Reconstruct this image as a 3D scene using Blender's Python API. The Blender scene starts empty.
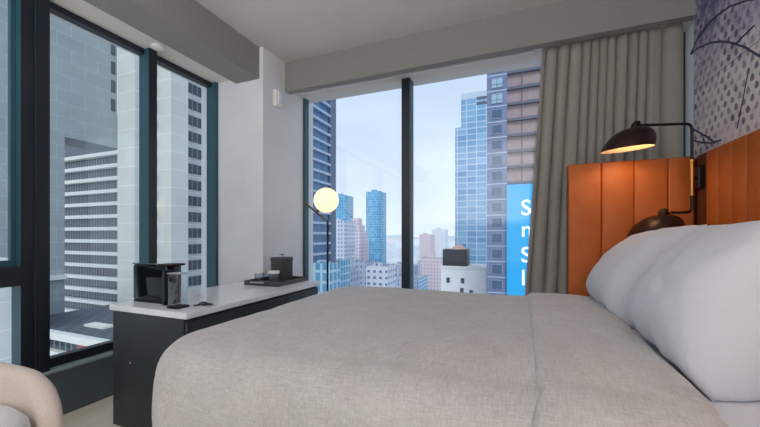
import bpy, bmesh, math, random
from mathutils import Vector, Matrix, noise
random.seed(7)
C = bpy.context.scene.collection
PI = math.pi

# ------------------------------------------------------------------ helpers
def empty(name, loc):
    o = bpy.data.objects.new(name, None); C.objects.link(o)
    o.location = loc; o.empty_display_size = .1
    return o

def tag(o, label=None, cat=None, group=None, kind=None):
    if label: o['label'] = label
    if cat: o['category'] = cat
    if group: o['group'] = group
    if kind: o['kind'] = kind
    return o

def thing(name, loc, label, cat, group=None):
    return tag(empty(name, loc), label, cat, group)

def world_loc(o):
    v = Vector((0, 0, 0))
    while o is not None:
        v += o.location; o = o.parent
    return v

def obj(name, bm, mat, parent=None, smooth=False, at=None, angle=40):
    """bm holds world coordinates; the object's origin is put at `at` (or its parent's base)."""
    me = bpy.data.meshes.new(name)
    bmesh.ops.recalc_face_normals(bm, faces=bm.faces)
    org = Vector(at) if at is not None else (world_loc(parent) if parent else Vector((0, 0, 0)))
    bm.transform(Matrix.Translation(-org))
    bm.to_mesh(me); bm.free()
    if smooth:
        for p in me.polygons: p.use_smooth = True
        try: me.set_sharp_from_angle(angle=math.radians(angle))
        except Exception: pass
    o = bpy.data.objects.new(name, me); C.objects.link(o)
    if isinstance(mat, (list, tuple)):
        for m in mat: me.materials.append(m)
    else: me.materials.append(mat)
    if parent is not None:
        o.parent = parent
        o.location = org - world_loc(parent)
    else: o.location = org
    return o

def struct(name, bm, mat, parent=None, smooth=False):
    o = obj(name, bm, mat, parent, smooth)
    if parent is None: o['kind'] = 'structure'
    return o

def BM(): return bmesh.new()

def box(bm, x0, x1, y0, y1, z0, z1, bev=0, seg=2, mi=0):
    b = bmesh.new()
    bmesh.ops.create_cube(b, size=1)
    bmesh.ops.scale(b, vec=(x1-x0, y1-y0, z1-z0), verts=b.verts)
    bmesh.ops.translate(b, vec=((x0+x1)/2, (y0+y1)/2, (z0+z1)/2), verts=b.verts)
    if bev > 0:
        bmesh.ops.bevel(b, geom=list(b.edges), offset=bev, segments=seg, affect='EDGES', profile=.5)
    merge(bm, b, mi)
    return bm

def merge(bm, b, mi=0):
    vm = {}
    for v in b.verts: vm[v] = bm.verts.new(v.co)
    for f in b.faces:
        try:
            nf = bm.faces.new([vm[v] for v in f.verts]); nf.material_index = mi
        except ValueError: pass
    b.free()

def lathe(bm, prof, n=32, M=None, mi=0):
    """prof: (r,z) pairs, revolved about z, then transformed by M."""
    b = bmesh.new()
    rings = []
    for r, z in prof:
        if r < 1e-6: rings.append([b.verts.new((0, 0, z))])
        else: rings.append([b.verts.new((r*math.cos(2*PI*i/n), r*math.sin(2*PI*i/n), z)) for i in range(n)])
    for a, c in zip(rings, rings[1:]):
        for i in range(n):
            j = (i+1) % n
            if len(a) == 1 and len(c) == 1: continue
            if len(a) == 1: b.faces.new((a[0], c[j], c[i]))
            elif len(c) == 1: b.faces.new((a[i], a[j], c[0]))
            else: b.faces.new((a[i], a[j], c[j], c[i]))
    if M is not None: bmesh.ops.transform(b, matrix=M, verts=b.verts)
    merge(bm, b, mi)
    return bm

def tube(bm, pts, r, n=10, mi=0):
    pts = [Vector(p) for p in pts]
    b = bmesh.new(); rings = []
    t0 = (pts[1]-pts[0]).normalized()
    ref = Vector((0, 0, 1)) if abs(t0.z) < .9 else Vector((1, 0, 0))
    for i, p in enumerate(pts):
        t = (pts[min(i+1, len(pts)-1)] - pts[max(i-1, 0)]).normalized()
        u = ref - t*ref.dot(t)
        if u.length < 1e-4: u = t.orthogonal()
        u.normalize(); w = t.cross(u); ref = u
        rr = r[i] if isinstance(r, (list, tuple)) else r
        rings.append([b.verts.new(p + u*rr*math.cos(2*PI*k/n) + w*rr*math.sin(2*PI*k/n)) for k in range(n)])
    for a, c in zip(rings, rings[1:]):
        for k in range(n):
            b.faces.new((a[k], a[(k+1) % n], c[(k+1) % n], c[k]))
    b.faces.new(list(reversed(rings[0]))); b.faces.new(rings[-1])
    merge(bm, b, mi)
    return bm

def bend(points, r, seg=6):
    """polyline with rounded corners"""
    P = [Vector(p) for p in points]; out = [P[0]]
    for a, b, c in zip(P, P[1:], P[2:]):
        d1 = (a-b).normalized(); d2 = (c-b).normalized()
        p1 = b+d1*r; p2 = b+d2*r
        for i in range(seg+1):
            t = i/seg
            out.append(p1*(1-t)**2 + b*2*t*(1-t) + p2*t*t)
    out.append(P[-1])
    return out

def axis_matrix(origin, axis):
    q = Vector((0, 0, 1)).rotation_difference(Vector(axis).normalized())
    return Matrix.Translation(origin) @ q.to_matrix().to_4x4()

def prism(bm, poly, z0, z1, mi=0):
    b = bmesh.new()
    lo = [b.verts.new((x, y, z0)) for x, y in poly]; hi = [b.verts.new((x, y, z1)) for x, y in poly]
    n = len(poly)
    b.faces.new(lo[::-1]); b.faces.new(hi)
    for i in range(n):
        j = (i+1) % n; b.faces.new((lo[i], lo[j], hi[j], hi[i]))
    merge(bm, b, mi)
    return bm

# ---------------------------------------------------------------- materials
def srgb(r, g, b):
    f = lambda c: (c/255/12.92) if c/255 <= .04045 else ((c/255+.055)/1.055)**2.4
    return (f(r), f(g), f(b), 1)

def mat(name, col, rough=.6, metal=0, spec=.5, emit=None, estr=0, sheen=0, coat=0):
    m = bpy.data.materials.new(name); m.use_nodes = True
    p = m.node_tree.nodes['Principled BSDF']
    p.inputs['Base Color'].default_value = col
    p.inputs['Roughness'].default_value = rough; p.inputs['Metallic'].default_value = metal
    p.inputs['Specular IOR Level'].default_value = spec
    if sheen: p.inputs['Sheen Weight'].default_value = sheen
    if coat: p.inputs['Coat Weight'].default_value = coat
    if emit:
        p.inputs['Emission Color'].default_value = emit; p.inputs['Emission Strength'].default_value = estr
    return m

def N(m, t, **kw):
    n = m.node_tree.nodes.new(t)
    for k, v in kw.items():
        if k.startswith('_'): setattr(n, k[1:], v)
        else: n.inputs[k.replace('__', ' ')].default_value = v
    return n
def L(m, a, b): m.node_tree.links.new(a, b)
def P(m): return m.node_tree.nodes['Principled BSDF']

def noisy(m, c1, c2, scale=6, detail=6, rough=.6, stretch=(1, 1, 1), lo=.3, hi=.7, bump=0, bscale=None, bdist=.01):
    tc = N(m, 'ShaderNodeTexCoord'); mp = N(m, 'ShaderNodeMapping'); mp.inputs['Scale'].default_value = stretch
    L(m, tc.outputs['Object'], mp.inputs['Vector'])
    n = N(m, 'ShaderNodeTexNoise', Scale=scale, Detail=detail, Roughness=rough)
    L(m, mp.outputs[0], n.inputs['Vector'])
    r = N(m, 'ShaderNodeValToRGB'); r.color_ramp.elements[0].position = lo; r.color_ramp.elements[1].position = hi
    r.color_ramp.elements[0].color = c1; r.color_ramp.elements[1].color = c2
    L(m, n.outputs['Fac'], r.inputs['Fac']); L(m, r.outputs['Color'], P(m).inputs['Base Color'])
    if bump:
        n2 = N(m, 'ShaderNodeTexNoise', Scale=bscale or scale, Detail=3)
        L(m, mp.outputs[0], n2.inputs['Vector'])
        b = N(m, 'ShaderNodeBump', Strength=bump, Distance=bdist)
        L(m, n2.outputs['Fac'], b.inputs['Height']); L(m, b.outputs[0], P(m).inputs['Normal'])
    return m

M = {}
M['ceiling'] = noisy(mat('ceiling_paint', srgb(206, 200, 196), .9), srgb(199, 193, 189), srgb(207, 201, 197), 3)
M['wall'] = noisy(mat('wall_paint', srgb(226, 227, 228), .9), srgb(221, 222, 223), srgb(228, 229, 230), 4)
M['taupe'] = noisy(mat('taupe_paint', srgb(140, 138, 134), .9), srgb(135, 133, 129), srgb(144, 142, 138), 60, bump=.05, bscale=200, bdist=.002)
M['frame'] = mat('window_frame_dark', srgb(30, 34, 44), .35)
M['teal'] = mat('window_frame_teal', srgb(44, 84, 95), .4)
M['sill'] = mat('sill_panel', srgb(84, 95, 101), .35)
M['soffit'] = mat('soffit_paint', srgb(216, 210, 206), .85)
M['black'] = mat('black_metal', srgb(24, 23, 24), .35, .3)
M['blackgloss'] = mat('black_gloss', srgb(12, 16, 18), .08, spec=.45)
M['bronze'] = mat('bronze_black', srgb(58, 40, 32), .38, .6)
M['brass'] = mat('brass', srgb(196, 140, 80), .3, 1)
M['chrome'] = mat('chrome', srgb(215, 218, 220), .12, 1)
M['white'] = mat('white_plastic', srgb(228, 226, 222), .45)
M['paper'] = mat('white_paper', srgb(235, 232, 226), .8)
M['charcoal'] = noisy(mat('charcoal_cabinet', srgb(56, 60, 62), .45), srgb(52, 56, 58), srgb(60, 64, 66), 8, stretch=(1, 1, .2))
M['tray'] = mat('slate_tray', srgb(58, 62, 64), .45)
M['bucket'] = noisy(mat('dark_leather', srgb(66, 64, 63), .55), srgb(58, 57, 56), srgb(72, 70, 68), 40, bump=.1, bscale=150, bdist=.002)
M['marble'] = noisy(mat('white_marble', srgb(232, 232, 232), .15), srgb(226, 229, 232), srgb(244, 245, 246), 3, 8, lo=.3, hi=.5)
M['grout'] = mat('plate_light_metal', srgb(200, 204, 205), .35, .4)
M['bulb'] = mat('bulb', srgb(255, 220, 170), .4, emit=srgb(255, 205, 140), estr=14)
M['globe'] = mat('opal_globe', srgb(255, 235, 200), .3, emit=srgb(255, 222, 176), estr=.80)
M['shade_in'] = mat('shade_inside_white', srgb(240, 225, 205), .5)

def glass_mat(name, tint, amount):
    m = bpy.data.materials.new(name); m.use_nodes = True
    nt = m.node_tree; nt.nodes.clear()
    o = N(m, 'ShaderNodeOutputMaterial'); mx = N(m, 'ShaderNodeMixShader')
    tr = N(m, 'ShaderNodeBsdfTransparent'); tr.inputs['Color'].default_value = tint
    gl = N(m, 'ShaderNodeBsdfGlossy'); gl.inputs['Roughness'].default_value = 0.0
    # Schlick reflectance, the same from both sides of the sheet
    ge = N(m, 'ShaderNodeNewGeometry'); dt = N(m, 'ShaderNodeVectorMath', _operation='DOT_PRODUCT')
    L(m, ge.outputs['Normal'], dt.inputs[0]); L(m, ge.outputs['Incoming'], dt.inputs[1])
    ab = N(m, 'ShaderNodeMath', _operation='ABSOLUTE'); L(m, dt.outputs['Value'], ab.inputs[0])
    om = N(m, 'ShaderNodeMath', _operation='SUBTRACT'); om.inputs[0].default_value = 1; L(m, ab.outputs[0], om.inputs[1])
    pw = N(m, 'ShaderNodeMath', _operation='POWER'); L(m, om.outputs[0], pw.inputs[0]); pw.inputs[1].default_value = 5
    fr = N(m, 'ShaderNodeMath', _operation='MULTIPLY_ADD'); L(m, pw.outputs[0], fr.inputs[0]); fr.inputs[1].default_value = .96; fr.inputs[2].default_value = .04
    mu = N(m, 'ShaderNodeMath', _operation='MULTIPLY'); mu.inputs[1].default_value = amount; mu.use_clamp = True
    L(m, fr.outputs[0], mu.inputs[0]); L(m, mu.outputs[0], mx.inputs[0])
    L(m, tr.outputs[0], mx.inputs[1]); L(m, gl.outputs[0], mx.inputs[2]); L(m, mx.outputs[0], o.inputs[0])
    return m
M['glass'] = glass_mat('window_glass', (.96, .98, .985, 1), 1.1)
M['clear'] = glass_mat('clear_vessel', (.86, .89, .92, 1), 2.6)

# linen: fine woven noise
def linen(name, c1, c2):
    m = mat(name, c1, .95, spec=.15, sheen=.25)
    tc = N(m, 'ShaderNodeTexCoord')
    outs = []
    for sc in ((260, 30, 60), (30, 260, 260)):
        mp = N(m, 'ShaderNodeMapping'); mp.inputs['Scale'].default_value = sc
        L(m, tc.outputs['Object'], mp.inputs['Vector'])
        n = N(m, 'ShaderNodeTexNoise', Scale=1, Detail=3, Roughness=.6); L(m, mp.outputs[0], n.inputs['Vector']); outs.append(n)
    big = N(m, 'ShaderNodeTexNoise', Scale=9, Detail=5, Roughness=.65); L(m, tc.outputs['Object'], big.inputs['Vector'])
    a = N(m, 'ShaderNodeMath', _operation='ADD'); L(m, outs[0].outputs['Fac'], a.inputs[0]); L(m, outs[1].outputs['Fac'], a.inputs[1])
    b = N(m, 'ShaderNodeMath', _operation='MULTIPLY_ADD'); L(m, big.outputs['Fac'], b.inputs[0]); b.inputs[1].default_value = .6
    L(m, a.outputs[0], b.inputs[2])
    d = N(m, 'ShaderNodeMath', _operation='MULTIPLY'); L(m, b.outputs[0], d.inputs[0]); d.inputs[1].default_value = 1/2.6
    r = N(m, 'ShaderNodeValToRGB'); r.color_ramp.elements[0].position = .38; r.color_ramp.elements[1].position = .62
    r.color_ramp.elements[0].color = c1; r.color_ramp.elements[1].color = c2
    L(m, d.outputs[0], r.inputs['Fac']); L(m, r.outputs['Color'], P(m).inputs['Base Color'])
    bp = N(m, 'ShaderNodeBump', Strength=.15, Distance=.002); L(m, d.outputs[0], bp.inputs['Height']); L(m, bp.outputs[0], P(m).inputs['Normal'])
    return m
M['linen'] = linen('oatmeal_linen', srgb(170, 166, 163), srgb(200, 197, 195))
M['curtain'] = linen('taupe_curtain_weave', srgb(186, 176, 164), srgb(202, 193, 182))
def sheet_mat():
    m = mat('white_cotton', srgb(214, 216, 224), .9, spec=.2, sheen=.2)
    tc = N(m, 'ShaderNodeTexCoord'); n = N(m, 'ShaderNodeTexNoise', Scale=5, Detail=4, Roughness=.55, Distortion=.8)
    L(m, tc.outputs['Object'], n.inputs['Vector'])
    b = N(m, 'ShaderNodeBump', Strength=.35, Distance=.03); L(m, n.outputs['Fac'], b.inputs['Height']); L(m, b.outputs[0], P(m).inputs['Normal'])
    return m
M['cotton'] = sheet_mat()
M['leather'] = noisy(mat('orange_leather', srgb(188, 98, 42), .5, spec=.3), srgb(180, 92, 38), srgb(194, 104, 46), 9, bump=.06, bscale=180, bdist=.002)
M['leather_edge'] = mat('dark_brown_leather', srgb(98, 52, 28), .5)
M['upholstery'] = noisy(mat('cream_upholstery', srgb(212, 196, 184), .95, sheen=.3), srgb(204, 188, 176), srgb(218, 203, 192), 120, bump=.15, bscale=300, bdist=.002)
M['cushion'] = noisy(mat('white_upholstery', srgb(232, 230, 228), .95, sheen=.3), srgb(226, 224, 222), srgb(236, 234, 232), 100)

def plank_floor():
    m = mat('pale_oak_planks', srgb(214, 204, 184), .5)
    tc = N(m, 'ShaderNodeTexCoord'); mp = N(m, 'ShaderNodeMapping'); mp.inputs['Rotation'].default_value = (0, 0, PI/2)
    L(m, tc.outputs['Object'], mp.inputs['Vector'])
    b = N(m, 'ShaderNodeTexBrick', Scale=1, Mortar__Size=.002)
    b.inputs['Brick Width'].default_value = 1.4; b.inputs['Row Height'].default_value = .16
    b.inputs['Color1'].default_value = srgb(240, 232, 214); b.inputs['Color2'].default_value = srgb(232, 223, 204); b.inputs['Mortar'].default_value = srgb(200, 190, 170)
    L(m, mp.outputs[0], b.inputs['Vector']); L(m, b.outputs['Color'], P(m).inputs['Base Color'])
    return m
M['floor'] = plank_floor()

# mural: pale ground, rows of dark drops, loose indigo washes
def mural_mat():
    m = mat('mural_print', srgb(205, 200, 205), .8)
    tc = N(m, 'ShaderNodeTexCoord'); sp = N(m, 'ShaderNodeSeparateXYZ'); L(m, tc.outputs['Object'], sp.inputs[0])
    def mth(op, a, b=None, c=None):
        n = N(m, 'ShaderNodeMath', _operation=op)
        for i, v in enumerate((a, b, c)):
            if v is None: continue
            if isinstance(v, (int, float)): n.inputs[i].default_value = v
            else: L(m, v, n.inputs[i])
        return n.outputs[0]
    nz = N(m, 'ShaderNodeTexNoise', Scale=14, Detail=2); L(m, tc.outputs['Object'], nz.inputs['Vector'])
    wob = mth('MULTIPLY', mth('SUBTRACT', nz.outputs['Fac'], .5), .02)
    y = mth('MULTIPLY', mth('ADD', sp.outputs['Y'], wob), 1/.062); z = mth('MULTIPLY', mth('ADD', sp.outputs['Z'], wob), 1/.046)
    row = mth('FLOOR', z)
    sh = mth('MULTIPLY', mth('MODULO', row, 2), .5)
    fy = mth('SUBTRACT', mth('FRACT', mth('ADD', y, sh)), .5); fz = mth('SUBTRACT', mth('FRACT', z), .5)
    wid = mth('SUBTRACT', .24, mth('MULTIPLY', fz, .22))
    e = mth('ADD', mth('POWER', mth('ABSOLUTE', mth('DIVIDE', fy, wid)), 2), mth('POWER', mth('ABSOLUTE', mth('DIVIDE', fz, .40)), 2))
    drop = N(m, 'ShaderNodeMapRange'); drop.inputs[1].default_value = .75; drop.inputs[2].default_value = 1.1; drop.inputs[3].default_value = 1; drop.inputs[4].default_value = 0
    L(m, e, drop.inputs[0])
    n1 = N(m, 'ShaderNodeTexNoise', Scale=2.6, Detail=8, Roughness=.7); L(m, tc.outputs['Object'], n1.inputs['Vector'])
    n2 = N(m, 'ShaderNodeTexNoise', Scale=20, Detail=5, Roughness=.7); L(m, tc.outputs['Object'], n2.inputs['Vector'])
    # base wash with a darker band in the upper part of the print
    hgt = N(m, 'ShaderNodeMapRange'); hgt.inputs[1].default_value = 1.75; hgt.inputs[2].default_value = 2.45; hgt.inputs[3].default_value = -.10; hgt.inputs[4].default_value = .30
    L(m, sp.outputs['Z'], hgt.inputs[0])
    w = mth('ADD', mth('ADD', n1.outputs['Fac'], hgt.outputs[0]), mth('MULTIPLY', mth('SUBTRACT', n2.outputs['Fac'], .5), .6))
    r = N(m, 'ShaderNodeValToRGB')
    el = r.color_ramp.elements
    el[0].position = .42; el[0].color = srgb(226, 218, 218); el[1].position = .82; el[1].color = srgb(96, 96, 132)
    k = el.new(.6); k.color = srgb(184, 178, 196)
    L(m, w, r.inputs['Fac'])
    mx = N(m, 'ShaderNodeMix', _data_type='RGBA')
    fade = N(m, 'ShaderNodeMapRange'); fade.inputs[1].default_value = .35; fade.inputs[2].default_value = .62; fade.inputs[3].default_value = .25; fade.inputs[4].default_value = 1
    n3 = N(m, 'ShaderNodeTexNoise', Scale=5, Detail=5); L(m, tc.outputs['Object'], n3.inputs['Vector']); L(m, n3.outputs['Fac'], fade.inputs[0])
    f = mth('MULTIPLY', drop.outputs[0], mth('MULTIPLY', fade.outputs[0], mth('ADD', .5, mth('MULTIPLY', n2.outputs['Fac'], .7))))
    L(m, f, mx.inputs[0]); L(m, r.outputs['Color'], mx.inputs[6]); mx.inputs[7].default_value = srgb(92, 84, 104)
    L(m, mx.outputs[2], P(m).inputs['Base Color'])
    return m
M['mural'] = mural_mat()
M['ink'] = mat('mural_ink', srgb(66, 62, 90), .8)

# facades ----------------------------------------------------------------
def facade(name, wall, pane, w, h, mort_w=.3, rough=.2, roof=None, metal=.0, spec=.5, pane2=None):
    m = mat(name, wall, .8)
    ge = N(m, 'ShaderNodeNewGeometry'); sp = N(m, 'ShaderNodeSeparateXYZ'); L(m, ge.outputs['Position'], sp.inputs[0])
    ad = N(m, 'ShaderNodeMath', _operation='ADD'); L(m, sp.outputs['X'], ad.inputs[0]); L(m, sp.outputs['Y'], ad.inputs[1])
    cb = N(m, 'ShaderNodeCombineXYZ'); L(m, ad.outputs[0], cb.inputs[0]); L(m, sp.outputs['Z'], cb.inputs[1])
    b = N(m, 'ShaderNodeTexBrick', Scale=1, Mortar__Size=mort_w, _offset=0.0)
    b.inputs['Brick Width'].default_value = w; b.inputs['Row Height'].default_value = h
    b.inputs['Mortar Smooth'].default_value = 0
    b.inputs['Color1'].default_value = pane; b.inputs['Color2'].default_value = pane2 or pane; b.inputs['Mortar'].default_value = wall
    L(m, cb.outputs[0], b.inputs['Vector'])
    sn = N(m, 'ShaderNodeSeparateXYZ'); L(m, ge.outputs['Normal'], sn.inputs[0])
    up = N(m, 'ShaderNodeMath', _operation='GREATER_THAN'); up.inputs[1].default_value = .5; L(m, sn.outputs['Z'], up.inputs[0])
    mx = N(m, 'ShaderNodeMix', _data_type='RGBA'); L(m, up.outputs[0], mx.inputs[0]); L(m, b.outputs['Color'], mx.inputs[6])
    mx.inputs[7].default_value = roof or srgb(168, 166, 168)
    L(m, mx.outputs[2], P(m).inputs['Base Color'])
    fr = N(m, 'ShaderNodeMath', _operation='MAXIMUM'); L(m, b.outputs['Fac'], fr.inputs[0]); L(m, up.outputs[0], fr.inputs[1])
    mr = N(m, 'ShaderNodeMapRange'); mr.inputs[3].default_value = rough; mr.inputs[4].default_value = .85; L(m, fr.outputs[0], mr.inputs[0])
    L(m, mr.outputs[0], P(m).inputs['Roughness'])
    return m

def panel_wall(name, c1, c2, w, h, mort, joint):
    m = mat(name, c1, .85)
    ge = N(m, 'ShaderNodeNewGeometry'); sp = N(m, 'ShaderNodeSeparateXYZ'); L(m, ge.outputs['Position'], sp.inputs[0])
    ad = N(m, 'ShaderNodeMath', _operation='ADD'); L(m, sp.outputs['X'], ad.inputs[0]); L(m, sp.outputs['Y'], ad.inputs[1])
    cb = N(m, 'ShaderNodeCombineXYZ'); L(m, ad.outputs[0], cb.inputs[0]); L(m, sp.outputs['Z'], cb.inputs[1])
    b = N(m, 'ShaderNodeTexBrick', Scale=1, Mortar__Size=mort, _offset=.5 if w < 20 else 0.0)
    b.inputs['Brick Width'].default_value = w; b.inputs['Row Height'].default_value = h
    b.inputs['Color1'].default_value = c1; b.inputs['Color2'].default_value = c2; b.inputs['Mortar'].default_value = joint
    L(m, cb.outputs[0], b.inputs['Vector'])
    n = N(m, 'ShaderNodeTexNoise', Scale=.25, Detail=6, Roughness=.6); L(m, ge.outputs['Position'], n.inputs['Vector'])
    mr = N(m, 'ShaderNodeMapRange'); mr.inputs[3].default_value = .82; mr.inputs[4].default_value = 1.14; L(m, n.outputs['Fac'], mr.inputs[0])
    mx = N(m, 'ShaderNodeMix', _data_type='RGBA', _blend_type='MULTIPLY'); mx.inputs[0].default_value = 1
    L(m, b.outputs['Color'], mx.inputs[6]); L(m, mr.outputs[0], mx.inputs[7])
    L(m, mx.outputs[2], P(m).inputs['Base Color'])
    return m

# ================================================================= THE ROOM
XL, XR, YB, YF, ZC = -2.51, 1.10, -2.6, 2.965, 2.70
XG = -2.60      # left glass plane
struct('floor', box(BM(), XL-.2, XR+.2, YB-.2, YF+.15, -.12, 0), M['floor'])
struct('ceiling', box(BM(), XL-.2, XR+.2, YB-.2, YF+.15, ZC, ZC+.15), M['ceiling'])
struct('wall_right', box(BM(), XR, XR+.15, YB-.2, YF+.15, 0, ZC), M['wall'])
struct('wall_back', box(BM(), XL-.2, XR+.2, YB-.15, YB, 0, ZC), M['wall'])
struct('wall_corner', box(BM(), -2.72, -2.0, 2.335, YF+.15, 0, ZC), M['wall'])
# left side: spandrel panel with a shallow ledge, and the piece behind the chair
struct('wall_left', box(BM(), XG-.1, XL, YB, 2.335, 0, .285), M['sill'])
# left beam and its soffit
struct('trim_1', box(BM(), -2.30, -2.04, YB, 2.335, 2.43, ZC), M['taupe'])
struct('trim_2', box(BM(), -2.72, -2.30, YB, 2.335, 2.47, ZC), M['soffit'])
# far header and soffit pocket
hb = box(BM(), -2.0, 1.10, 2.635, 2.70, 2.43, ZC)
struct('trim_3', hb, M['taupe'])
struct('trim_4', box(BM(), -2.0, 1.10, 2.70, YF+.1, 2.475, ZC), M['soffit'])

# window_1 : the left wall of glass
w1 = empty('window_1', (XG, .5, .285)); w1['kind'] = 'structure'
def part(name, bm, m, parent, **k): return obj(name, bm, m, parent, **k)
def mullion(y0, y1, x_in=XL, nm='mullion', z0=.285, z1=2.47):
    part(nm, box(BM(), XG-.02, x_in-.006, y0, y1, z0, z1), M['teal'], w1)
    part('mullion_cap', box(BM(), x_in-.006, x_in, y0, y1, z0, z1), M['frame'], w1)
mullion(1.066, 1.127); mullion(1.007, 1.064, x_in=XL-.012)
mullion(1.703, 1.763)
part('jamb', box(BM(), XG-.02, XL, 2.305, 2.335, .285, 2.47), M['teal'], w1)
mullion(-.6, -.54); mullion(-2.6, -2.54)
def rail(y0, y1, z0, z1, x_in=XL-.05, nm='rail', m=None):
    part(nm, box(BM(), XG-.02, x_in, y0, y1, z0, z1), m or M['frame'], w1)
for y0, y1 in ((1.127, 1.703), (1.763, 2.305), (-.54, 1.007), (-2.54, -.6)):
    rail(y0, y1, .285, .345, nm='bottom_rail'); rail(y0, y1, 2.43, 2.47, nm='top_rail')
rail(-.54, 1.007, .80, .905, x_in=XL-.01, nm='transom')
part('sash_frame', box(box(BM(), XG+.0, XG+.03, .985, 1.007, .905, 2.43), XG+.0, XG+.03, -.54, .985, .905, .94), M['teal'], w1)
part('ledge', box(BM(), XG, XL+.012, YB, 2.335, .27, .290, .004), mat('ledge_grey_teal', srgb(140, 156, 160), .4), w1)
for y0, y1, z0, z1 in ((1.127, 1.703, .345, 2.43), (1.763, 2.305, .345, 2.43), (-.54, .985, .94, 2.43), (-.54, 1.007, .345, .80), (-2.54, -.6, .345, 2.43)):
    part('glass_pane', box(BM(), XG-.004, XG+.0, y0, y1, z0, z1), M['glass'], w1)

# window_2 : the far wall of glass
w2 = empty('window_2', (-.45, YF, .25)); w2['kind'] = 'structure'
part('mullion', box(BM(), -.924, -.850, 2.886, YF+.03, .25, 2.475), M['teal'], w2)
part('mullion_cap', box(BM(), -.928, -.856, 2.88, 2.886, .25, 2.475), M['frame'], w2)
part('jamb', box(BM(), -2.0, -1.975, 2.93, YF+.03, .25, 2.475), M['teal'], w2)
part('jamb', box(BM(), 1.075, 1.10, 2.93, YF+.03, .25, 2.475), M['teal'], w2)
for x0, x1 in ((-1.975, -.924), (-.850, 1.075)):
    part('bottom_rail', box(BM(), x0, x1, 2.92, YF+.03, .25, .31), M['frame'], w2)
    part('glass_pane', box(BM(), x0, x1, YF, YF+.004, .31, 2.475), M['glass'], w2)
struct('wall_far', box(BM(), -2.0, 1.10, 2.90, YF+.12, 0, .25), M['sill'])

# ceiling fittings
def lathed(name, prof, m, parent, loc, axis=(0, 0, 1), n=32, smooth=True, angle=40):
    return obj(name, lathe(BM(), prof, n, axis_matrix(loc, axis)), m, parent, smooth=smooth, angle=angle)
sp = thing('sprinkler_head', (-2.43, 1.714, 2.47), 'small white round sprinkler cover on the soffit above the left window', 'sprinkler')
lathed('cover_plate', [(0, -.022), (.028, -.022), (.042, -.017), (.046, -.008), (.046, -.004), (0, -.004)], M['white'], sp, (-2.43, 1.714, 2.47))
lathed('collar', [(0, -.004), (.036, -.004), (.036, .002), (0, .002)], M['grout'], sp, (-2.43, 1.714, 2.47))
sp2 = thing('sprinkler_head', (-1.63, 2.866, 2.475), 'small pale round sprinkler cover under the header over the far window', 'sprinkler')
lathed('cover_plate', [(0, -.012), (.034, -.012), (.044, -.007), (.046, -.003), (0, -.003)], M['soffit'], sp2, (-1.63, 2.866, 2.475))
lathed('collar', [(0, -.003), (.038, -.003), (.038, 0), (0, 0)], M['grout'], sp2, (-1.63, 2.866, 2.475))
sn = thing('wall_sensor', (-2.0, 2.49, 2.235), 'small white box sensor mounted high on the corner column', 'sensor')
part('housing', box(BM(), -2.0, -1.955, 2.455, 2.535, 2.235, 2.385, .012, 3), M['white'], sn, smooth=True)
part('cover', box(BM(), -1.957, -1.938, 2.468, 2.522, 2.25, 2.37, .008, 3), M['white'], sn, smooth=True)

# ================================================================ THE MURAL
mu = thing('wall_mural', (1.07, 1.2, 1.2), 'large printed mural of dark drops and ink arcs above the headboard', 'mural')
XM = 1.04
def rect(x, y0, y1, z0, z1): return box(BM(), x, XR, y0, y1, z0, z1)
# panels with fine seams
zs = [1.2, 2.02, ZC]; ys = [-.9, -.1, .7, 1.5, 2.30, 2.66]
for i in range(len(ys)-1):
    part('print_panel', box(BM(), XM, XR, ys[i]+.001, ys[i+1]-.001, 1.2, ZC-.002), M['mural'], mu, at=(0, 0, 0))
def ink(name, pts, w):
    part(name, tube(BM(), [(XM-.0005, y, z) for y, z in pts], w, 6), M['ink'], mu)
def arc(cy, cz, ry, rz, a0, a1, n=24):
    return [(cy+ry*math.cos(math.radians(a0+(a1-a0)*i/n)), cz+rz*math.sin(math.radians(a0+(a1-a0)*i/n))) for i in range(n+1)]
ink('ink_arc', [(2.69, 2.22), (2.62, 2.262), (2.50, 2.287), (2.40, 2.284), (2.28, 2.258), (2.15, 2.203), (2.0, 2.13), (1.8, 2.02), (1.6, 1.90)], .0050)
ink('ink_arc', [(2.69, 2.215), (2.60, 2.21), (2.47, 2.17), (2.37, 2.125), (2.27, 2.065), (2.16, 1.985), (2.05, 1.885), (1.9, 1.74), (1.75, 1.58)], .0050)
ink('ink_line', [(2.235, 2.04), (2.09, 2.05)], .0045)
ink('ink_line', [(2.13, 1.87), (2.22, 1.61)], .003)
ink('seam_line', [(2.655, 1.965), (.5, 1.965)], .0014)
ink('ink_arc', [(2.66, 1.735), (2.58, 1.69), (2.50, 1.645), (2.42, 1.59)], .0055)
ink('ink_arc', [(2.66, 1.665), (2.57, 1.63), (2.46, 1.60), (2.36, 1.59)], .005)
ink('ink_line', [(2.56, 1.68), (2.52, 1.60)], .003)

# ============================================================ THE HEADBOARD
hbd = thing('headboard', (1.0, 1.2, 0), 'tall channel-tufted orange leather headboard wrapping the bed corner', 'headboard')
HZ = 1.54
part('backing', box(BM(), 1.02, 1.04, .2, 2.56, .05, HZ-.004), M['leather_edge'], hbd)
part('backing', box(BM(), .335, 1.03, 2.545, 2.585, .05, HZ-.006), M['leather_edge'], hbd)
def channel(x0, x1, y0, y1, z0, z1, m='leather', nm='channel_panel'):
    part(nm, box(BM(), x0, x1, y0, y1, z0, z1, .010, 3), M[m], hbd, smooth=True, angle=50)
for a, b in ((.335, .52), (.52, .692), (.692, .86), (.86, .985)):
    channel(a+.0008, b-.0008, 2.50, 2.55, .05, HZ)
channel(.99, 1.03, 2.39, 2.50, .05, HZ, 'leather_edge', 'corner_strip')
y = 2.388
while y > .3:
    channel(.985, 1.03, y-.1162, y-.0008, .05, HZ); y -= .117

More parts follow.
